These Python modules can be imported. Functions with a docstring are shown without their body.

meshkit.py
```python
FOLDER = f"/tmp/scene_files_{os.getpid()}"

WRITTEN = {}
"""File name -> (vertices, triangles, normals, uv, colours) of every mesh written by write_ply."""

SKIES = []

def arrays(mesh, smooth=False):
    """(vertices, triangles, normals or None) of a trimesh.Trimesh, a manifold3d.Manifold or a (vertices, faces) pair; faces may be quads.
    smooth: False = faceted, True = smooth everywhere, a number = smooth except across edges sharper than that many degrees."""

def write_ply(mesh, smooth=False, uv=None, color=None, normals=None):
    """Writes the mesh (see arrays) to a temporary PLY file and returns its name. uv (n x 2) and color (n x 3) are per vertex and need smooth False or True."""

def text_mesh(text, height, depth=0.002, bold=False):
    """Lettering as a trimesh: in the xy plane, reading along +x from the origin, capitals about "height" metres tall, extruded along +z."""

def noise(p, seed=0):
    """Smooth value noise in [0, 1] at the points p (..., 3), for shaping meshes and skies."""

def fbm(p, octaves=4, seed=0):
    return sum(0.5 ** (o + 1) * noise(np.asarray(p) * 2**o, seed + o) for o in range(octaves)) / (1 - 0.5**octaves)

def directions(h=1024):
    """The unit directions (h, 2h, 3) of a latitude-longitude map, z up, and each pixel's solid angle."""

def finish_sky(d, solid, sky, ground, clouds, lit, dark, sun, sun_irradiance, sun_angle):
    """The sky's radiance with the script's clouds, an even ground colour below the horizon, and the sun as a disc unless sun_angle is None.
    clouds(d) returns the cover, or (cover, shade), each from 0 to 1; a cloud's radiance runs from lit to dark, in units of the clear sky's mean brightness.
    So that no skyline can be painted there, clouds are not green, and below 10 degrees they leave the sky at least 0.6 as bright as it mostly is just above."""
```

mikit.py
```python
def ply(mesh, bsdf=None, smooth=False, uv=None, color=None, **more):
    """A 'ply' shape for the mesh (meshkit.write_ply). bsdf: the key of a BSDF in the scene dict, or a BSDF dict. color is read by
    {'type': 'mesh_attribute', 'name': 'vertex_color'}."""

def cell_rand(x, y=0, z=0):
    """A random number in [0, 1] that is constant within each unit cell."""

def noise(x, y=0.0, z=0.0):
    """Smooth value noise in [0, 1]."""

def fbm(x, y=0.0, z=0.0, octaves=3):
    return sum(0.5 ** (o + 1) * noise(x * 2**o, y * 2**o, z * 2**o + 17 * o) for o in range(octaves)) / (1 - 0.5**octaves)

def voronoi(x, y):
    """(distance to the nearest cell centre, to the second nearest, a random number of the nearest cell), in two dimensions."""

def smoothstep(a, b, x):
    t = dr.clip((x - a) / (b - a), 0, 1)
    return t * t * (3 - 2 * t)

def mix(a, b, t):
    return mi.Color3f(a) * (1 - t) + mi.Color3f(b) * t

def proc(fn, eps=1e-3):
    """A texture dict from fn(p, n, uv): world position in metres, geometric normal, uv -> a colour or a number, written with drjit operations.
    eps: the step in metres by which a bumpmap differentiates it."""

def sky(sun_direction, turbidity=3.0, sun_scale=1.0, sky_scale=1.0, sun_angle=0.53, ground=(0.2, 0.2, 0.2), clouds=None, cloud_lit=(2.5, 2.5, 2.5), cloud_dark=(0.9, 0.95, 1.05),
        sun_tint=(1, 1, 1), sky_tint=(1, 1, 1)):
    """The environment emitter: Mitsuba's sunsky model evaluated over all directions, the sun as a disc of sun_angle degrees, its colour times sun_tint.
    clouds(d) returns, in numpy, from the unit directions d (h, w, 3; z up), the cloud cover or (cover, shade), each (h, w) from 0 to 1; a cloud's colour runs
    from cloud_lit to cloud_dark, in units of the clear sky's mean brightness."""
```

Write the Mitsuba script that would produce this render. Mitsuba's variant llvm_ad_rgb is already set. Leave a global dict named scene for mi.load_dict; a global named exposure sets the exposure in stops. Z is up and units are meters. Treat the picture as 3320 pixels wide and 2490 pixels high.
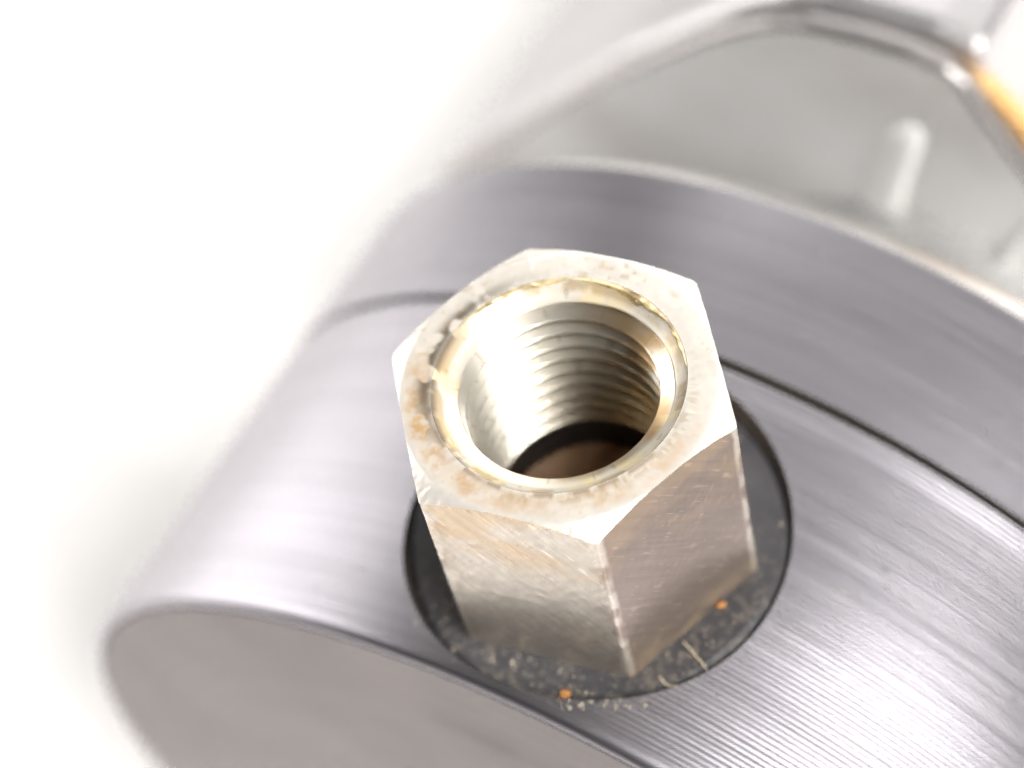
import math, random
import numpy as np
import drjit as dr
import mitsuba as mi
import mikit
import meshkit
import manifold3d as m3
from mikit import proc, noise, fbm, smoothstep, mix, cell_rand

# ------------------------------------------------------------------ camera, light, exposure
U = 0.012                      # one model unit (half the width across the nut's corners) in metres
exposure = 1.45
LAMPS = [   # direction from the nut, distance, half width (metres), radiance, label
    ((-0.671, 0.279, 0.688), 0.6, 0.18, (9.6, 9.504, 9.264), 'bright square soft box lamp out of view high on the right, placed to light the table and the bore'),
    ((0.026, -0.909, 0.416), 0.7, 0.3, (1.45, 1.435, 1.399), 'dim soft box lamp out of view far behind the machined part, placed to light its collar and housing'),
    ((0.955, -0.163, 0.247), 0.75, 0.32, (1.7, 1.683, 1.64), 'large dim soft box lamp out of view on the left, placed to light the left side of the cylinder'),
]

F_PX = 7530.231
CR = np.array([[-0.9287820156918576, -0.33515147472007106, -0.15823228596064626],
               [-0.1965781579848726, 0.8074009246048877, -0.5562919869550945],
               [0.3141989737899292, -0.48556898164950174, -0.8157829177723821]])
CAM = np.array([-3.69984744, 6.16286024, 11.83782428])
T = mi.ScalarTransform4f
scene, labels = {}, {}
scene['camera'] = {
    'type': 'thinlens', 'fov': math.degrees(2 * math.atan(3320 / 2 / F_PX)), 'fov_axis': 'x',
    'aperture_radius': 0.21 * U, 'focus_distance': 12.35 * U, 'near_clip': 0.01, 'far_clip': 20.0,
    'to_world': T().look_at(origin=(CAM * U).tolist(), target=((CAM + CR[2]) * U).tolist(), up=(-CR[1]).tolist())}

# ------------------------------------------------------------------ frames and helpers
PHI, R, DP = -1.7398532222279568, 4.131666569918873, 0.16173840247997603
AX = np.array([math.cos(PHI), math.sin(PHI), 0.0])         # along the cylinder, away from the camera
SD = -np.cross(AX, [0, 0, 1.0])                            # across it, to the left of the picture
EZ = np.array([0, 0, 1.0])
BASE = np.array([0, 0, DP - R])
S_FRONT, S_GROOVE, S_EDGE = -1.245, 1.298, 2.523
TABLE_Z = DP - 2 * R - 0.015


def P(s, u, v):
    s, u, v = np.broadcast_arrays(np.asarray(s, float), u, v)
    return BASE + s[..., None] * AX + u[..., None] * SD + v[..., None] * EZ


def add(key, mesh, bsdf, smooth=False, **kw):
    if hasattr(mesh, 'to_mesh'):
        mm = mesh.to_mesh()
        mesh = (np.array(mm.vert_properties[:, :3], float), np.array(mm.tri_verts))
    v, f = mesh
    scene[key] = mikit.ply((np.asarray(v, float) * U, np.asarray(f, int)), bsdf, smooth=smooth, **kw)


def grid_faces(nr, nc, wrap=True, flip=False):
    i, j = np.meshgrid(np.arange(nr - 1), np.arange(nc if wrap else nc - 1), indexing='ij')
    a = i * nc + j
    b = i * nc + (j + 1) % nc
    q = np.stack([a, b, b + nc, a + nc], -1).reshape(-1, 4)
    q = q[:, ::-1] if flip else q
    return np.vstack([q[:, [0, 1, 2]], q[:, [0, 2, 3]]])


# angles about the cylinder's axis, from the crown towards picture left; fine where the camera sees
TH = np.concatenate([np.radians(np.linspace(-70, 110, 260, endpoint=False)), np.radians(np.linspace(110, 290, 70, endpoint=False))])


def lathe(prof, th=TH, rad=None):
    """A surface turned about the cylinder's axis: prof = rows of (s, r); rad(th, s, r) may change the radius."""
    prof = np.asarray(prof, float)
    s, r = prof[:, 0][:, None], prof[:, 1][:, None]
    t = th[None, :]
    rr = r + 0 * t if rad is None else rad(t, s, r)
    v = P(s + 0 * t, rr * np.sin(t), rr * np.cos(t)).reshape(-1, 3)
    return v, grid_faces(len(prof), len(th))


# ------------------------------------------------------------------ materials
def loc(p):
    return mi.Float(p.x) / U, mi.Float(p.y) / U, mi.Float(p.z) / U


def suv(p):
    x, y, z = loc(p)
    return x * AX[0] + y * AX[1], x * SD[0] + y * SD[1], z - BASE[2]


def steel_color(p, n, uv):
    s, u, v = suv(p)
    th = dr.atan2(u, v)
    lines = noise(s * 60, th * 2.0, 3.0)
    blot = fbm(s * 1.1, th * 3.0, 7.0)
    spot = smoothstep(0.80, 0.90, noise(s * 9, th * 40, 1.5)) * 0.18
    g = 0.86 + 0.16 * lines + 0.22 * (blot - 0.5)
    return mi.Color3f(0.345, 0.327, 0.354) * g * (1 - spot)


def steel_rough(p, n, uv):
    s, u, v = suv(p)
    th = dr.atan2(u, v)
    return 0.335 + 0.05 * fbm(s * 2.0, th * 2.5, 11.0) + 0.05 * noise(s * 80, th * 3, 2)


def steel_bump(p, n, uv):
    s, u, v = suv(p)
    th = dr.atan2(u, v)
    return (noise(s * 95, th * 6, 5) + 0.5 * noise(s * 210, th * 14, 9)) * 6e-6


scene['mat_steel'] = {'type': 'twosided', 'bsdf': {'type': 'bumpmap', 'scale': 1.0, 'tex': proc(steel_bump, 2e-5),
    'bsdf': {'type': 'principled', 'base_color': proc(steel_color), 'roughness': proc(steel_rough), 'metallic': 1.0}}}


def face_color(p, n, uv):
    s, u, v = suv(p)
    r = dr.sqrt(u * u + v * v)
    b = fbm(u * 1.2, v * 1.2, 4.0)
    k = 0.90 + 0.42 * (b - 0.5) + 0.10 * (noise(r * 40, dr.atan2(u, v) * 2, 8.0) - 0.5)
    smudge = smoothstep(0.35, 0.1, dr.sqrt(dr.square((u - 0.30) / 1.2) + dr.square((v - 3.35) / 0.75)) + 0.25 * (fbm(u * 3, v * 3, 2.0) - 0.5))
    return mi.Color3f(0.155, 0.135, 0.132) * k * (1 - 0.16 * smudge)


scene['mat_face'] = {'type': 'twosided', 'bsdf': {'type': 'principled', 'base_color': proc(face_color), 'roughness': 0.42, 'metallic': 1.0}}


def neck_color(p, n, uv):
    s, u, v = suv(p)
    b = fbm(s * 2.2, u * 2.2, v * 2.2)
    return mix((0.27, 0.265, 0.262), (0.31, 0.305, 0.30), smoothstep(0.3, 0.7, b))


scene['mat_neck'] = {'type': 'twosided', 'bsdf': {'type': 'principled', 'base_color': proc(neck_color), 'roughness': 0.48, 'metallic': 0.6}}
scene['mat_chamfer'] = {'type': 'twosided', 'bsdf': {'type': 'principled', 'base_color': {'type': 'rgb', 'value': [0.72, 0.69, 0.66]}, 'roughness': 0.28, 'metallic': 1.0}}
scene['mat_groove'] = {'type': 'twosided', 'bsdf': {'type': 'principled', 'base_color': {'type': 'rgb', 'value': [0.05, 0.042, 0.034]}, 'roughness': 0.6, 'metallic': 0.3}}


def housing_color(p, n, uv):
    s, u, v = suv(p)
    b = fbm(s * 0.8, u * 0.9, v * 0.9)
    return mix((0.52, 0.495, 0.48), (0.64, 0.63, 0.625), smoothstep(0.25, 0.75, b))


scene['mat_housing'] = {'type': 'twosided', 'bsdf': {'type': 'principled', 'base_color': proc(housing_color), 'roughness': 0.42, 'metallic': 0.4}}
scene['mat_body'] = {'type': 'twosided', 'bsdf': {'type': 'principled', 'base_color': proc(lambda p, n, uv: mix((0.42, 0.405, 0.41), (0.48, 0.465, 0.465), fbm(p.x / U * 0.8, p.y / U * 0.8, p.z / U * 0.8))), 'roughness': 0.42, 'metallic': 0.85}}
scene['mat_rib'] = {'type': 'twosided', 'bsdf': {'type': 'principled', 'base_color': {'type': 'rgb', 'value': [0.62, 0.61, 0.60]}, 'roughness': 0.5, 'metallic': 0.3}}
scene['mat_rim'] = {'type': 'twosided', 'bsdf': {'type': 'principled', 'base_color': {'type': 'rgb', 'value': [0.34, 0.32, 0.315]}, 'roughness': 0.45, 'metallic': 1.0}}
scene['mat_gasket'] = {'type': 'twosided', 'bsdf': {'type': 'principled', 'base_color': {'type': 'rgb', 'value': [0.50, 0.29, 0.11]}, 'roughness': 0.5}}


def nut_color(p, n, uv):
    x, y, z = loc(p)
    r = dr.sqrt(x * x + y * y)
    front = smoothstep(-0.35, 0.45, y)                                  # the side towards the camera
    left = smoothstep(-0.1, 0.6, x)
    up = smoothstep(0.45, 0.75, mi.Float(n.z))
    a = dr.atan2(y, x)
    flat = smoothstep(0.3, 0.8, -0.866 * mi.Float(n.x) + 0.5 * mi.Float(n.y))     # shade on the right flat, put into its darker colour
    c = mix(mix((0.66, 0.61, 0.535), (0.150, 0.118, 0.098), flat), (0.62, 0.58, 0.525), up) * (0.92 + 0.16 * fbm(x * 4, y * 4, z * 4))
    grain = noise(x * 40 + z * 25, y * 40, z * 9)
    c = c * (0.94 + 0.12 * grain)
    # tan stain between the bore and the chamfer circle, strongest at the front
    fine = 0.55 * fbm(x * 8 + 3, y * 8, 2.0) + 0.45 * fbm(x * 24, y * 24, 5.0)
    ring = smoothstep(0.69, 0.735, r) * smoothstep(0.885, 0.80, r) * up
    c = mix(c, (0.47, 0.265, 0.085), ring * (0.25 + 0.75 * smoothstep(0.32, 0.74, fine)) * (0.06 + 0.80 * front * (0.55 + 0.45 * left)))
    rimline = dr.exp(-dr.square((r - 0.712) / 0.016)) * up * smoothstep(-0.2, 0.4, y) * smoothstep(0.30, 0.60, noise(a * 12, r * 10, 4.0))
    c = mix(c, (0.22, 0.14, 0.07), 0.65 * rimline)
    # grey grime round the rim of the bore at the left
    grime = dr.exp(-dr.square((r - 0.735) / 0.045)) * up * smoothstep(0.40, 0.56, fbm(x * 9, y * 9 + 4, 1.0))
    c = mix(c, (0.13, 0.105, 0.075), grime * (0.08 + 0.90 * smoothstep(0.15, 0.6, x) * smoothstep(0.75, 0.2, dr.abs(y + 0.05))))
    # dirty crumbs of the right front of the rim
    crumbs = dr.exp(-dr.square((r - 0.74) / 0.03)) * up * smoothstep(0.5, 0.75, noise(a * 40, r * 25, 3.0))
    c = mix(c, (0.34, 0.25, 0.13), crumbs * 0.40 * smoothstep(0.35, -0.15, x) * smoothstep(-0.4, 0.0, y))
    # sides: brown haze below the top edge, specks, streaks
    side = 1 - up
    haze = smoothstep(0.85, 1.30, z) * smoothstep(0.36, 0.62, fbm(x * 3.2 + 5, y * 3.2, z * 5.0)) * side * (1 - 0.75 * flat)
    c = mix(c, (0.46, 0.30, 0.14), 0.68 * haze)
    patch = smoothstep(0.45, 0.65, fbm(x * 2.6, y * 2.6, z * 2.6 + 9))
    rspeck = smoothstep(0.62, 0.86, noise(x * 30 + 9 * z, y * 30 + 6 * z, z * 16)) * patch
    c = mix(c, (0.36, 0.22, 0.11), 0.45 * rspeck * (1 - 0.6 * flat))
    dot = smoothstep(0.86, 0.95, noise(x * 60, y * 60, z * 45 + 5))
    c = mix(c, (0.25, 0.17, 0.10), 0.35 * dot * (0.3 + 0.7 * patch))
    edge = smoothstep(0.93, 0.985, r) * side * smoothstep(0.52, 0.72, noise(z * 9.0, x * 14, y * 14)) * smoothstep(0.2, 0.6, fbm(z * 3, x * 2, y * 2))
    c = mix(c, (0.22, 0.13, 0.07), 0.5 * edge * (1 - 0.8 * flat))
    worn_highlight = smoothstep(0.972, 0.988, r) * side * smoothstep(0.05, 0.5, noise(z * 9, x * 5, y * 5))  # highlight along the worn vertical edges, put into the colour
    c = mix(c, (0.60, 0.55, 0.48), 0.45 * worn_highlight * (1 - edge))
    # fine slanting grinding lines on the flats
    tan = dr.select(flat > 0.5, 0.5 * x + 0.87 * y, x)
    line = noise((tan - 0.9 * z) * 40, (z + 0.9 * tan) * 2.5, 2.0)
    glint = smoothstep(0.80, 0.95, noise((tan - 0.9 * z) * 60, (z + 0.9 * tan) * 7.0, 7.0))
    c = c * (1 + side * (0.16 * (line - 0.5) + 0.35 * glint))
    dust = smoothstep(0.30, 0.0, z) * smoothstep(0.3, 0.7, fbm(x * 7, y * 7, z * 7))
    return mix(c, (0.34, 0.255, 0.165), 0.60 * dust * side * flat)


def nut_bump(p, n, uv):
    x, y, z = loc(p)
    return (noise(x * 55 + z * 40, y * 55, z * 14) + 0.7 * noise(x * 120 + z * 90, y * 120, z * 30) + 0.8 * fbm(x * 8, y * 8, z * 8)) * 3.5e-6


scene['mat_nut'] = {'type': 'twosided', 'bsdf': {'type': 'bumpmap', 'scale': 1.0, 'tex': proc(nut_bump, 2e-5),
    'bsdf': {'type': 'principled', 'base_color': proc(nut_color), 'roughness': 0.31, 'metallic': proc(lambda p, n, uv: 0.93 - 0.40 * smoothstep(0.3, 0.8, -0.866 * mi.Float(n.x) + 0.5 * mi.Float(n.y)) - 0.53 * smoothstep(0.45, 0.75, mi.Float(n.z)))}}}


def bore_color(p, n, uv):
    x, y, z = loc(p)
    a = dr.atan2(y, x)
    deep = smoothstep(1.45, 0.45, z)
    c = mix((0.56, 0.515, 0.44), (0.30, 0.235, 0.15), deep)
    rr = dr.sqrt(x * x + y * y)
    c = mix(c, (0.66, 0.62, 0.54), smoothstep(0.05, 0.5, x) * 0.8)  # lamp light on the left wall, put into the colour
    root = (1 - 0.75 * smoothstep(0.0, 0.4, x)) * smoothstep(0.575, 0.615, rr) * smoothstep(1.50, 1.40, z)  # thread root dirt, kept faint at left to brighten the lit wall
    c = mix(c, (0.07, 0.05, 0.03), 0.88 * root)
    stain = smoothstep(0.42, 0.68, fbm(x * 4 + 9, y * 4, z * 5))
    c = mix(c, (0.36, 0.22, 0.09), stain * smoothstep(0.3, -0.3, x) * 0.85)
    c = mix(c, (0.50, 0.46, 0.395), smoothstep(1.49, 1.53, z))
    lip = smoothstep(1.46, 1.52, z) * smoothstep(0.45, 0.65, fbm(a * 6, z * 9, 2.0))
    c = mix(c, (0.62, 0.50, 0.28), lip * 0.6)
    pit = smoothstep(0.84, 0.9, noise(a * 14, z * 20, 1.0))
    cone = smoothstep(1.53, 1.56, z)
    wear = smoothstep(0.45, 0.65, fbm(a * 5 + 2, z * 14, 6.0, 4))
    c = mix(c, (0.33, 0.23, 0.115), 0.65 * wear * cone)
    gr = smoothstep(1.56, 1.60, z) * smoothstep(0.38, 0.54, fbm(x * 9, y * 9 + 4, 1.0))
    c = mix(c, (0.13, 0.10, 0.07), gr * (0.25 + 0.65 * smoothstep(0.1, 0.5, x)))
    return mix(c, (0.10, 0.07, 0.04), pit * 0.25)


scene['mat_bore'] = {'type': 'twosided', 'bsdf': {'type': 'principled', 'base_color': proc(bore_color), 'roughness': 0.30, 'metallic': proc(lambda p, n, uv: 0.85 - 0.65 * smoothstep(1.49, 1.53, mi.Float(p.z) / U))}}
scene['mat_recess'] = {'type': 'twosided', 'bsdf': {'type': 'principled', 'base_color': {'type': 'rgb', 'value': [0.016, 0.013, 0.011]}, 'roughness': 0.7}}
scene['mat_plug'] = {'type': 'twosided', 'bsdf': {'type': 'principled', 'base_color': proc(lambda p, n, uv: mix((0.40, 0.20, 0.10), (0.70, 0.50, 0.34), fbm(p.x / U * 7, p.y / U * 7, 1.0))), 'roughness': 0.55, 'metallic': 0.3}}
scene['mat_sealant'] = {'type': 'twosided', 'bsdf': {'type': 'principled', 'base_color': proc(lambda p, n, uv: mix((0.16, 0.10, 0.035), (0.62, 0.50, 0.27), smoothstep(0.3, 0.7, fbm(p.x / U * 16, p.y / U * 16, p.z / U * 16)))), 'roughness': 0.22, 'metallic': 0.35, 'clearcoat': 0.8, 'clearcoat_gloss': 0.9}}


def washer_color(p, n, uv):
    x, y, z = loc(p)
    c = mix((0.019, 0.018, 0.022), (0.038, 0.036, 0.039), fbm(x * 5, y * 5, 2.0))
    d = smoothstep(0.48, 0.80, fbm(x * 30, y * 30, 6.0, 4)) * smoothstep(-0.3, 0.9, y - 0.35 * x)
    return mix(c, (0.15, 0.13, 0.10), 0.45 * d)


def washer_bump(p, n, uv):
    x, y, z = loc(p)
    return (noise(x * 34, y * 34, 1.0) + 0.6 * noise(x * 80, y * 80, 4.0)) * 2.2e-5


scene['mat_washer'] = {'type': 'twosided', 'bsdf': {'type': 'bumpmap', 'scale': 1.0, 'tex': proc(washer_bump, 3e-5),
    'bsdf': {'type': 'principled', 'base_color': proc(washer_color), 'roughness': 0.62, 'specular': 0.4}}}
scene['mat_dust'] = {'type': 'twosided', 'bsdf': {'type': 'principled', 'base_color': proc(lambda p, n, uv: mix((0.07, 0.06, 0.05), (0.36, 0.31, 0.24), cell_rand(p.x / U * 9, p.y / U * 9, 1))), 'roughness': 0.6}}
scene['mat_flake'] = {'type': 'twosided', 'bsdf': {'type': 'principled', 'base_color': {'type': 'rgb', 'value': [0.33, 0.145, 0.04]}, 'roughness': 0.6}}
scene['mat_fibre'] = {'type': 'twosided', 'bsdf': {'type': 'principled', 'base_color': {'type': 'rgb', 'value': [0.36, 0.31, 0.22]}, 'roughness': 0.5}}
scene['mat_table'] = {'type': 'twosided', 'bsdf': {'type': 'diffuse', 'reflectance': proc(lambda p, n, uv: mix((0.905, 0.88, 0.87), (0.92, 0.895, 0.885), fbm(p.x * 40, p.y * 40, 1.0)))}}
scene['mat_black'] = {'type': 'twosided', 'bsdf': {'type': 'diffuse', 'reflectance': {'type': 'rgb', 'value': [0.03, 0.03, 0.03]}}}

# ------------------------------------------------------------------ lamps (unseen soft boxes well outside the picture, placed to light metal and table)
def softbox(key, direction, dist, half, radiance, label):
    d = direction / np.linalg.norm(direction)
    c = d * dist
    a = np.cross(d, [0, 0, 1.0]); a /= np.linalg.norm(a)
    b = np.cross(a, d)
    quad = np.array([c + half * (x * a + y * b) for x, y in ((-1, -1), (1, -1), (1, 1), (-1, 1))])
    f = np.array([[0, 1, 2], [0, 2, 3]])
    n = np.cross(quad[1] - quad[0], quad[2] - quad[0])
    if n @ d > 0:
        f = f[:, ::-1]
    scene[key + '__diffuser'] = {**mikit.ply((quad, f), 'mat_black'), 'emitter': {'type': 'area', 'radiance': {'type': 'rgb', 'value': list(map(float, radiance))}}}
    back = [c + d * 0.004 + 1.03 * half * (x * a + y * b) for x, y in ((-1, -1), (1, -1), (1, 1), (-1, 1))]
    rear = [c + d * 0.14 + 0.35 * half * (x * a + y * b) for x, y in ((-1, -1), (1, -1), (1, 1), (-1, 1))]
    v = np.array(back + rear)
    f = np.array([[0, 1, 5, 4], [1, 2, 6, 5], [2, 3, 7, 6], [3, 0, 4, 7], [4, 5, 6, 7]])
    scene[key + '__housing'] = mikit.ply((v, f), 'mat_black')
    labels[key] = {'label': label, 'category': 'lamp'}


for i, (direction, dist, half, radiance, label) in enumerate(LAMPS):
    softbox('unseen_soft_box_lamp' + (f'_{i:03d}' if i else ''), np.array(direction), dist, half, radiance, label)

# ------------------------------------------------------------------ table
tz = TABLE_Z
add('table', (np.array([[-110, -110, tz], [110, -110, tz], [110, 110, tz], [-110, 110, tz]], float), np.array([[0, 1, 2], [0, 2, 3]])), 'mat_table')
labels['table'] = {'label': 'blown out plain white table top under the machined metal part', 'category': 'table', 'kind': 'structure'}

# ------------------------------------------------------------------ the steel cylinder
PITCH, FIL = 0.0345, 0.085


def turned(s0, s1, per=8):
    return np.arange(s0, s1, PITCH / per)


def turn_rad(t, s, r):
    amp = 0.00072 * (0.55 + 0.9 * meshkit.noise(np.stack(np.broadcast_arrays(s * 5.0, t * 2.0, 0 * s), -1), 3))
    wob = 0.0006 * (meshkit.noise(np.stack(np.broadcast_arrays(s * 1.7, t * 1.3, 0 * s + 5), -1), 4) - 0.5)
    return r + amp * np.cos(2 * np.pi * s / PITCH) + wob


HOLE_R = 1.1666
# front section: closed ring, the round recess cut into it, then sorted into outer skin and recess wall
k = np.linspace(0, np.pi / 2, 9)
ss = turned(S_FRONT + FIL, S_GROOVE - 0.03)
prof_out = [(S_FRONT + FIL * (1 - math.sin(a)), R - FIL * (1 - math.cos(a))) for a in k[::-1]][:-1]      # rounded front edge
prof_out = [(S_FRONT + FIL * (1 - math.cos(a)), R - FIL + FIL * math.sin(a)) for a in k][:-1] + [(s, R) for s in ss]
prof_out = np.array(prof_out)
s_last = prof_out[-1, 0]


def front_rad(t, s, r):
    w = np.clip((s - (S_FRONT + FIL)) / 0.02, 0, 1)
    return r + w * (turn_rad(t, s, r) - r)


vo, fo = lathe(prof_out, rad=front_rad)
no, nc = len(prof_out), len(TH)
vi, _ = lathe(np.array([(S_FRONT, R - 1.0), (s_last, R - 1.0)]))
verts = np.vstack([vo, vi])
i0 = np.arange(nc); i1 = (i0 + 1) % nc
o0, oL, q0, qL = 0, (no - 1) * nc, no * nc, no * nc + nc
ring = lambda a, b: np.vstack([np.c_[a + i0, b + i0, b + i1], np.c_[a + i0, b + i1, a + i1]])
faces = np.vstack([fo, ring(qL, oL), ring(o0, q0), ring(q0, qL)])
solid = m3.Manifold(m3.Mesh(verts.astype(np.float32), faces.astype(np.uint32)))
if solid.volume() < 0:
    faces = faces[:, ::-1]
    solid = m3.Manifold(m3.Mesh(verts.astype(np.float32), faces.astype(np.uint32)))
drill = m3.Manifold.cylinder(3.0, HOLE_R, HOLE_R, 180).translate([0, 0, -0.06])
cut = (solid - drill).to_mesh()
cv, cf = np.array(cut.vert_properties[:, :3], float), np.array(cut.tri_verts)
ctr = cv[cf].mean(1)
loc_s = (ctr - BASE) @ AX
loc_r = np.hypot((ctr - BASE) @ SD, (ctr - BASE) @ EZ)
fn = np.cross(cv[cf[:, 1]] - cv[cf[:, 0]], cv[cf[:, 2]] - cv[cf[:, 0]])
fn /= np.linalg.norm(fn, axis=1, keepdims=True) + 1e-20
in_hole = (np.hypot(ctr[:, 0], ctr[:, 1]) < HOLE_R + 1e-4) & (ctr[:, 2] > -1)
skin = (loc_r > R - FIL - 0.004) & ~in_hole & (np.abs(fn @ AX) < 0.98) & (loc_s < s_last - 1e-4)


def pick(mask):
    f = cf[mask]
    used, inv = np.unique(f, return_inverse=True)
    return cv[used], inv.reshape(-1, 3)


add('steel_cylinder__front_section', pick(skin), 'mat_steel', smooth=True)
add('steel_cylinder__recess', pick(in_hole), 'mat_groove', smooth=60)
# front end face
rr = np.concatenate([np.linspace(0.05, 3.0, 12), np.linspace(3.1, R - FIL, 20)])
add('steel_cylinder__end_face', lathe(np.c_[np.full(len(rr), S_FRONT), rr]), 'mat_face', smooth=True)
# the dark line between the two sections
g0 = s_last
add('steel_cylinder__groove', lathe([(g0, R - 0.001), (g0 + 0.004, R - 0.016), (g0 + 0.006, R - 0.12), (S_GROOVE + 0.026, R - 0.12), (S_GROOVE + 0.03, R - 0.012), (S_GROOVE + 0.034, R - 0.001)]), 'mat_groove', smooth=30)
# rear section (collar) and its far chamfer
s_c = turned(S_GROOVE + 0.034, S_EDGE - 0.006)
prof_c = np.array([(s, R) for s in s_c] + [(S_EDGE, R - 0.002)])


def collar_rad(t, s, r):
    amp = 0.00035 * (0.4 + meshkit.noise(np.stack(np.broadcast_arrays(s * 5.0, t * 2.0, 0 * s), -1), 8))
    return r + amp * np.cos(2 * np.pi * s / PITCH)


add('steel_cylinder__collar', lathe(prof_c, rad=collar_rad), 'mat_steel', smooth=True)
S_PLATE = 4.47
CH = 0.30
arc = np.linspace(0, 1, 7)


def chamfer_rad(t, s, r):
    w = meshkit.noise(np.stack(np.broadcast_arrays(t * 7.0, 0 * s, 0 * s + 2), -1), 6) - 0.5
    return r + 0.035 * w * np.clip((s - S_EDGE) / CH, 0, 1)


add('steel_cylinder__chamfer', lathe([(S_EDGE + CH * a, R - 0.002 - CH * (0.75 * a + 0.25 * a * a)) for a in arc], rad=chamfer_rad), 'mat_chamfer', smooth=True)
S_C2 = S_EDGE + CH
add('steel_cylinder__rear_face', lathe([(S_C2, R - CH - 0.02), (S_C2 + 0.004, 1.7)]), 'mat_neck', smooth=True)
NECK = 1.75
add('steel_cylinder__neck', lathe([(S_C2 - 0.02, NECK + 0.12), (S_C2 + 0.04, NECK + 0.04), (S_C2 + 0.12, NECK), (S_PLATE + 0.02, NECK)]), 'mat_neck', smooth=30)
labels['steel_cylinder'] = {'label': 'large turned grey steel cylinder with fine lathe rings, lying on the white table', 'category': 'machine part'}
labels['steel_cylinder__groove'] = {'label': 'thin dark groove running round the cylinder'}
labels['steel_cylinder__end_face'] = {'label': 'flat grey front end of the cylinder'}
labels['steel_cylinder__chamfer'] = {'label': 'bright bevelled far edge of the cylinder'}
labels['steel_cylinder__recess'] = {'label': 'dark round recess wall'}

# ------------------------------------------------------------------ housing block behind the neck
def rounded(poly, r, seg=8):
    cs = m3.CrossSection([np.asarray(poly, float)], m3.FillRule.NonZero)
    cs = cs.offset(-r, m3.JoinType.Round, 2.0, 48).offset(r, m3.JoinType.Round, 2.0, 48)
    return max(cs.to_polygons(), key=len)


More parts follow.
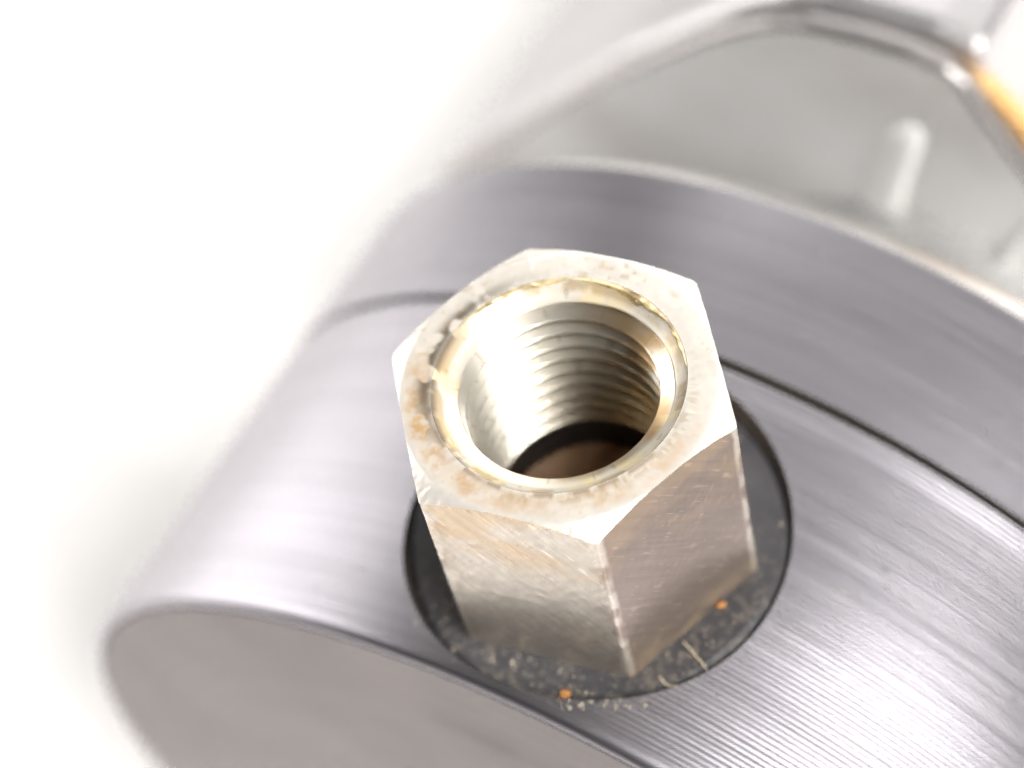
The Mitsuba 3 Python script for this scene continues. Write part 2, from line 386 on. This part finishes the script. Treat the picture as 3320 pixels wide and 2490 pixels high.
def prism(poly, s0, s1, bev):
    """Polygon (u, v) pushed along the cylinder's axis, both rims rounded by bev."""
    poly = np.asarray(poly, float)
    rows = []
    for a in np.linspace(0, np.pi / 2, 6):
        rows.append((s0 + bev * (1 - math.sin(a)), -bev * (1 - math.cos(a))))
    rows = [(s0 + bev * (1 - math.cos(a)), -bev * (1 - math.sin(a))) for a in np.linspace(0, np.pi / 2, 6)]
    rows += [(s1 - bev * (1 - math.cos(a)), -bev * (1 - math.sin(a))) for a in np.linspace(np.pi / 2, 0, 6)]
    nxt, prv = np.roll(poly, -1, 0), np.roll(poly, 1, 0)
    t = nxt - prv
    t /= np.linalg.norm(t, axis=1, keepdims=True) + 1e-12
    n = np.c_[t[:, 1], -t[:, 0]]
    area = 0.5 * np.sum(poly[:, 0] * nxt[:, 1] - nxt[:, 0] * poly[:, 1])
    n = n if area > 0 else -n
    v = []
    for s, o in rows:
        q = poly + n * o
        v.append(P(np.full(len(q), s), q[:, 0], q[:, 1]))
    v = np.vstack(v)
    f = grid_faces(len(rows), len(poly))
    c0, c1 = len(v), len(v) + 1
    m = poly.mean(0)
    v = np.vstack([v, P(rows[0][0], m[0], m[1])[None], P(rows[-1][0], m[0], m[1])[None]])
    i = np.arange(len(poly)); j = (i + 1) % len(poly)
    L = (len(rows) - 1) * len(poly)
    return v, np.vstack([f, np.c_[np.full(len(i), c0), j, i], np.c_[np.full(len(i), c1), L + i, L + j]])


def dense(poly, step=0.08):
    poly = np.asarray(poly, float); out = []
    for a, b in zip(poly, np.roll(poly, -1, 0)):
        n = max(1, int(np.linalg.norm(b - a) / step))
        out += [a + (b - a) * i / n for i in range(n)]
    return np.array(out)


plate = [(4.54, 0.10), (3.87, 0.77), (3.27, 1.50), (2.63, 2.15), (2.04, 2.70), (1.50, 3.16), (1.12, 3.40), (0.80, 3.50), (0.36, 3.54), (0.00, 3.53), (-0.28, 3.47), (-0.42, 3.36),
         (-0.55, 3.12), (-0.71, 2.90), (-0.90, 2.62), (-1.35, 1.90), (-1.9, 0.8), (-2.2, -0.6), (-2.2, -3.0), (4.6, -3.0), (4.75, -0.4)]
pv, pf = prism(dense(rounded(plate, 0.10)), S_PLATE, S_PLATE + 0.17, 0.065)
np_ = (len(pv) - 2) // 12
face = (pf == len(pv) - 2).any(1)
add('housing_block__end_plate', (pv, pf[face]), 'mat_housing')
add('housing_block__plate_rim', (pv, pf[~face]), 'mat_rim', smooth=True)
gask = [(-0.2, 3.22), (-0.46, 3.24), (-0.66, 3.06), (-0.83, 2.86), (-1.03, 2.58), (-1.48, 1.86), (-1.98, 0.76), (-2.28, -0.6), (-2.3, -2.9), (4.0, -2.9), (4.0, 0.2), (1.6, 2.6)]
add('housing_block__gasket', prism(dense(rounded(gask, 0.05)), S_PLATE + 0.165, S_PLATE + 0.30, 0.02), 'mat_gasket', smooth=40)
body = [(4.60, 0.02), (2.63, 2.15), (1.50, 3.16), (1.10, 3.40), (0.78, 3.48), (-0.05, 3.48), (-0.41, 3.40), (-0.43, -3.0), (4.62, -3.0), (4.75, -0.4)]
add('housing_block__body', prism(dense(rounded(body, 0.10)), S_PLATE + 0.305, 11.0, 0.14), 'mat_body', smooth=40)


def rib(key, a, b, wid, h):
    """A raised rounded rib on the plate's front face from (u, v) a to b."""
    a, b = np.array(a, float), np.array(b, float)
    t = np.linspace(0, 1, 40)
    q = np.linspace(-1, 1, 13)
    d = (b - a) / np.linalg.norm(b - a)
    n = np.array([-d[1], d[0]])
    e = np.minimum(1, np.minimum(t, 1 - t) * 9) ** 0.5
    T1, Q = np.meshgrid(t, q, indexing='ij')
    w = wid * (0.6 + 0.4 * T1) * e[:, None]
    bow = 0.06 * np.sin(np.pi * T1)
    u = a[0] + (b - a)[0] * T1 + n[0] * (Q * w + bow)
    v = a[1] + (b - a)[1] * T1 + n[1] * (Q * w + bow)
    s = S_PLATE + 0.004 - h * np.sqrt(np.maximum(0, 1 - Q * Q)) * e[:, None]
    add(key, (P(s, u, v).reshape(-1, 3), grid_faces(40, 13, wrap=False)), 'mat_rib', smooth=True)


rib('housing_block__rib', (-0.03, 2.80), (0.34, 1.05), 0.20, 0.07)
rib('housing_block__rib_001', (-1.02, 2.22), (-0.66, 1.10), 0.06, 0.07)
labels['housing_block'] = {'label': 'blurred pale grey metal housing block behind the neck of the cylinder', 'category': 'machine housing'}
labels['housing_block__gasket'] = {'label': 'thin orange brown gasket edge'}

# ------------------------------------------------------------------ washer in the recess
NUT_H, CORNER = 1.605, 0.085
out = m3.Manifold.cylinder(0.19, 1.135, 1.135, 160).translate([0, 0, -0.20])
bevel = m3.Manifold.cylinder(0.03, 1.135, 1.10, 160).translate([0, 0, -0.0100])
wash = (out + bevel.translate([0, 0, -0.0001])) - m3.Manifold.cylinder(1, 0.70, 0.70, 96).translate([0, 0, -0.5])
wash = wash.translate([0, 0, -0.0195])
add('washer', wash, 'mat_washer', smooth=30)
labels['washer'] = {'label': 'dusty dark grey round washer sunk into the cylinder under the hex nut', 'category': 'washer'}

# ------------------------------------------------------------------ hex nut
hexa = m3.CrossSection([[(math.cos(-i * math.pi / 3), math.sin(-i * math.pi / 3)) for i in range(6)][::-1]], m3.FillRule.NonZero)
hexa = hexa.offset(-0.035, m3.JoinType.Miter, 3.0).offset(0.035, m3.JoinType.Round, 2.0, 48)
nut = m3.Manifold.extrude(hexa, NUT_H + 0.002)
t30 = CORNER / (1 - 0.872)
conep = [(0, -0.01), (1.4, -0.01), (1.4, NUT_H - (1.4 - 0.872) * t30), (0.886, NUT_H - 0.0085), (0.872, NUT_H - 0.0025), (0.855, NUT_H), (0, NUT_H)]
nut = nut ^ m3.Manifold.revolve(m3.CrossSection([conep], m3.FillRule.NonZero), 240)
nut = nut - m3.Manifold.cylinder(3, 0.700, 0.700, 200).translate([0, 0, -0.5])
nut = nut.refine_to_length(0.024)
mm = nut.to_mesh()
nv, nf = np.array(mm.vert_properties[:, :3], float), np.array(mm.tri_verts)
rxy = np.hypot(nv[:, 0], nv[:, 1])
ew = np.clip((rxy - 0.72) / 0.05, 0, 1)[:, None]
kk = (np.arctan2(nv[:, 1], nv[:, 0]) / (np.pi / 3)) % 1.0
corner = np.exp(-(np.minimum(kk, 1 - kk) / 0.035) ** 2)[:, None]
rim = np.exp(-((NUT_H - 0.03 - nv[:, 2:]) / 0.035) ** 2)
wave = np.stack([meshkit.noise(nv * 22 + 3 * k, k) for k in range(3)], -1) - 0.5
nick = np.stack([meshkit.noise(nv * 46 + 7 * k, 20 + k) for k in range(3)], -1) - 0.5
nv = nv + ew * (0.0022 * wave + 0.007 * np.maximum(corner, 0.7 * rim) * nick)
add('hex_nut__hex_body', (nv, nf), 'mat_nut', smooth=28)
# threaded bore
NA = 220
zt = np.concatenate([np.linspace(NUT_H - 0.0005, 1.50, 18, endpoint=False), np.linspace(1.50, 0.36, 240)])
ta = np.linspace(0, 2 * np.pi, NA, endpoint=False)
Z, A = np.meshgrid(zt, ta, indexing='ij')
ph = (Z / 0.127 + A / (2 * np.pi)) % 1.0
tri = 1 - np.abs(2 * ph - 1)
tri = np.clip((tri - 0.12) / 0.74, 0, 1)
thr = 0.535 + 0.092 * tri
cone = np.where(Z > 1.525, 0.612 + (0.699 - 0.612) * np.clip((Z - 1.525) / (NUT_H - 1.525), 0, 1) ** 0.8, np.interp(Z, [1.47, 1.525], [0.50, 0.612]))
rb = np.maximum(thr, cone) + 0.0008 * (meshkit.noise(np.stack([A * 6, Z * 20, 0 * Z], -1), 2) - 0.5)
bore = np.stack([rb * np.cos(A), rb * np.sin(A), Z], -1).reshape(-1, 3)
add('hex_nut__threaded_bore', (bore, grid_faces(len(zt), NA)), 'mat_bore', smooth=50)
A1 = ta
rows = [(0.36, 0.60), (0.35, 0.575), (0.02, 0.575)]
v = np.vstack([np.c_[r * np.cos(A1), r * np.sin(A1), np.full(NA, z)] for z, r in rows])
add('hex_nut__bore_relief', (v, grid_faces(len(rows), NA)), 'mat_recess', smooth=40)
rows = [(0.03, 0.57), (0.10, 0.57), (0.12, 0.55), (0.12, 0.16), (0.09, 0.12), (0.09, 0.01)]
v = np.vstack([np.c_[r * np.cos(A1), r * np.sin(A1), np.full(NA, z)] for z, r in rows])
add('hex_nut__plug', (v, grid_faces(len(rows), NA)), 'mat_plug', smooth=30)


def blob(c, rad, seed, sq=1.0, sub=2):
    rng = np.random.default_rng(seed)
    import trimesh
    m = trimesh.creation.icosphere(subdivisions=sub, radius=1.0)
    v = np.array(m.vertices)
    v = v * (0.72 + 0.6 * meshkit.noise(v * 1.6 + rng.uniform(0, 50, 3), seed))[:, None]
    v = v * np.array([1, rng.uniform(0.6, 1.0), sq]) * rad
    a = rng.uniform(0, 2 * np.pi)
    Rz = np.array([[math.cos(a), -math.sin(a), 0], [math.sin(a), math.cos(a), 0], [0, 0, 1]])
    return v @ Rz.T + np.asarray(c), np.array(m.faces)


def join(parts):
    vs, fs, n = [], [], 0
    for v, f in parts:
        vs.append(v); fs.append(f + n); n += len(v)
    return np.vstack(vs), np.vstack(fs)


def ray_plane(px, py, z):
    """The point at height z seen at a pixel of the 3320 x 2490 photograph (used to measure small things)."""
    d = CR.T @ np.array([(px - 1660) / F_PX, (py - 1245) / F_PX, 1.0])
    return CAM + d * (z - CAM[2]) / d[2]


# amber sealant left on the countersink, along the far side of the bore
sa = np.radians(np.linspace(-158, -14, 260))
sw = np.linspace(0, 1, 12)
SA, SW = np.meshgrid(sa, sw, indexing='ij')
env = np.sin(np.pi * np.linspace(0, 1, len(sa))) ** 0.5
lump = np.exp(-((np.degrees(sa) + 116) / 10) ** 2)
wid = env * (0.35 + 0.65 * meshkit.fbm(np.c_[sa * 7, sa * 0, sa * 0], 3, 4)) + 0.55 * lump          # how far down the cone it runs
frag = meshkit.fbm(np.c_[sa * 5.3, sa * 0, sa * 0 + 3], 5, 9)
wid = env * (0.10 + 0.75 * np.clip(frag - 0.3, 0, 1)) + 0.75 * lump * (0.7 + 0.6 * (meshkit.fbm(np.c_[sa * 16, sa * 0, sa * 0], 3, 14) - 0.5))
SR = 0.697 - 0.070 * SW * np.clip(wid, 0.03, 1.0)[:, None]
thick = (0.006 + 0.020 * meshkit.fbm(np.stack([SA * 14, SW * 3, 0 * SA], -1), 3, 6) + 0.020 * lump[:, None]) * np.sin(np.pi * np.clip(SW, 0.02, 0.98)) * np.minimum(1, env * 2)[:, None]
SZ = 1.525 + (np.clip((SR - 0.612) / (0.699 - 0.612), 0, 1)) ** 1.25 * (NUT_H - 1.525) + thick * 0.75
SR2 = SR - thick * 0.65
seal = (np.stack([SR2 * np.cos(SA), SR2 * np.sin(SA), SZ], -1).reshape(-1, 3), grid_faces(len(sa), len(sw), wrap=False))
add('hex_nut__sealant', seal, 'mat_sealant', smooth=True)
labels['hex_nut'] = {'label': 'tall bright hexagonal nut with threaded bore and rust stains, standing on the dark washer', 'category': 'nut'}
labels['hex_nut__threaded_bore'] = {'label': 'shiny threaded hole'}
labels['hex_nut__sealant'] = {'label': 'crumbly amber residue on the rim of the hole'}
labels['hex_nut__plug'] = {'label': 'reddish brown bottom of the hole'}

# ------------------------------------------------------------------ dust, flakes and fibres on the washer
rng = np.random.default_rng(11)
parts = []
while len(parts) < 210:
    a, r = rng.uniform(0, 2 * np.pi), rng.uniform(0.90, 1.12)
    x, y = r * math.cos(a), r * math.sin(a)
    dens = 0.12 + 0.9 * np.clip(y - 0.15 * x, 0, 1)
    if rng.random() > dens:
        continue
    k = np.arange(6)
    if max(x * math.cos(-(j + 0.5) * math.pi / 3) + y * math.sin(-(j + 0.5) * math.pi / 3) for j in k) < 0.885:
        continue
    parts.append(blob((x, y, 0.003), rng.choice([0.004, 0.007, 0.010, 0.014], p=[0.5, 0.34, 0.13, 0.03]), 1000 + len(parts), 0.7, 1))
for i in range(70):     # a little spilled onto the cylinder's front edge
    a, r = rng.normal(math.pi * 0.52, 0.28), rng.uniform(1.17, 1.24)
    x, y = r * math.cos(a), r * math.sin(a)
    u = x * SD[0] + y * SD[1]
    s = x * AX[0] + y * AX[1]
    if s < S_FRONT + FIL:
        continue
    parts.append(blob((x, y, BASE[2] + math.sqrt(R * R - u * u) + 0.002), rng.uniform(0.004, 0.012), 3000 + i, 0.6, 1))
for i in range(60):     # single specks on the cylinder
    s, t = rng.uniform(S_FRONT + 0.15, S_EDGE - 0.1), rng.uniform(-0.62, 0.55)
    x, y, z = P(s, R * math.sin(t), R * math.cos(t))
    if math.hypot(x, y) > HOLE_R + 0.03:
        parts.append(blob((x, y, z + 0.001), rng.choice([0.004, 0.006, 0.011], p=[0.55, 0.35, 0.10]), 5000 + i, 0.6, 1))
add('dust', join(parts), 'mat_dust', smooth=True)
labels['dust'] = {'label': 'pale dust and metal grit on the dark washer and the cylinder around it', 'category': 'dust', 'kind': 'stuff'}

for key, (px, py), rad, sd, lab in (('rust_flake', (1831, 2251), 0.034, 3, 'orange rust flake on the washer in front of the nut, near the cylinder end'),
                                    ('rust_flake_001', (2338, 1962), 0.030, 4, 'small orange rust flake at the foot of the nut on its right side')):
    c = ray_plane(px, py, 0.012)
    add(key, blob(c, rad, sd, 0.5), 'mat_flake', smooth=True)
    labels[key] = {'label': lab, 'category': 'rust flake', 'group': 'rust flakes on the washer'}


def tube(pts, rad, n=8):
    pts = np.asarray(pts, float)
    t = np.gradient(pts, axis=0)
    t /= np.linalg.norm(t, axis=1, keepdims=True)
    a = np.cross(t, EZ); a /= np.linalg.norm(a, axis=1, keepdims=True)
    b = np.cross(a, t)
    th = np.linspace(0, 2 * np.pi, n, endpoint=False)
    taper = rad * np.interp(np.linspace(0, 1, len(pts)), [0, 0.1, 0.9, 1], [0.2, 1, 1, 0.2])
    v = pts[:, None] + taper[:, None, None] * (np.cos(th)[None, :, None] * a[:, None] + np.sin(th)[None, :, None] * b[:, None])
    return v.reshape(-1, 3), grid_faces(len(pts), n)


def curve(px, z, n=24):
    q = np.array([ray_plane(x, y, zz) for (x, y), zz in zip(px, z)])
    tt = np.linspace(0, len(q) - 1, n)
    from scipy.interpolate import CubicSpline
    return CubicSpline(np.arange(len(q)), q)(tt)


add('fibre', tube(curve([(2214, 2080), (2255, 2126), (2293, 2172)], [0.04, 0.02, 0.015]), 0.0065), 'mat_fibre', smooth=True)
labels['fibre'] = {'label': 'straight pale fibre lying across the washer right of the nut', 'category': 'fibre', 'group': 'fibres on the washer'}
add('fibre_001', tube(curve([(2135, 2188), (2152, 2212), (2172, 2224), (2200, 2222)], [0.012, 0.012, 0.012, 0.02]), 0.007), 'mat_fibre', smooth=True)
labels['fibre_001'] = {'label': 'curled yellowish fibre on the washer below the front corner of the nut', 'category': 'fibre', 'group': 'fibres on the washer'}
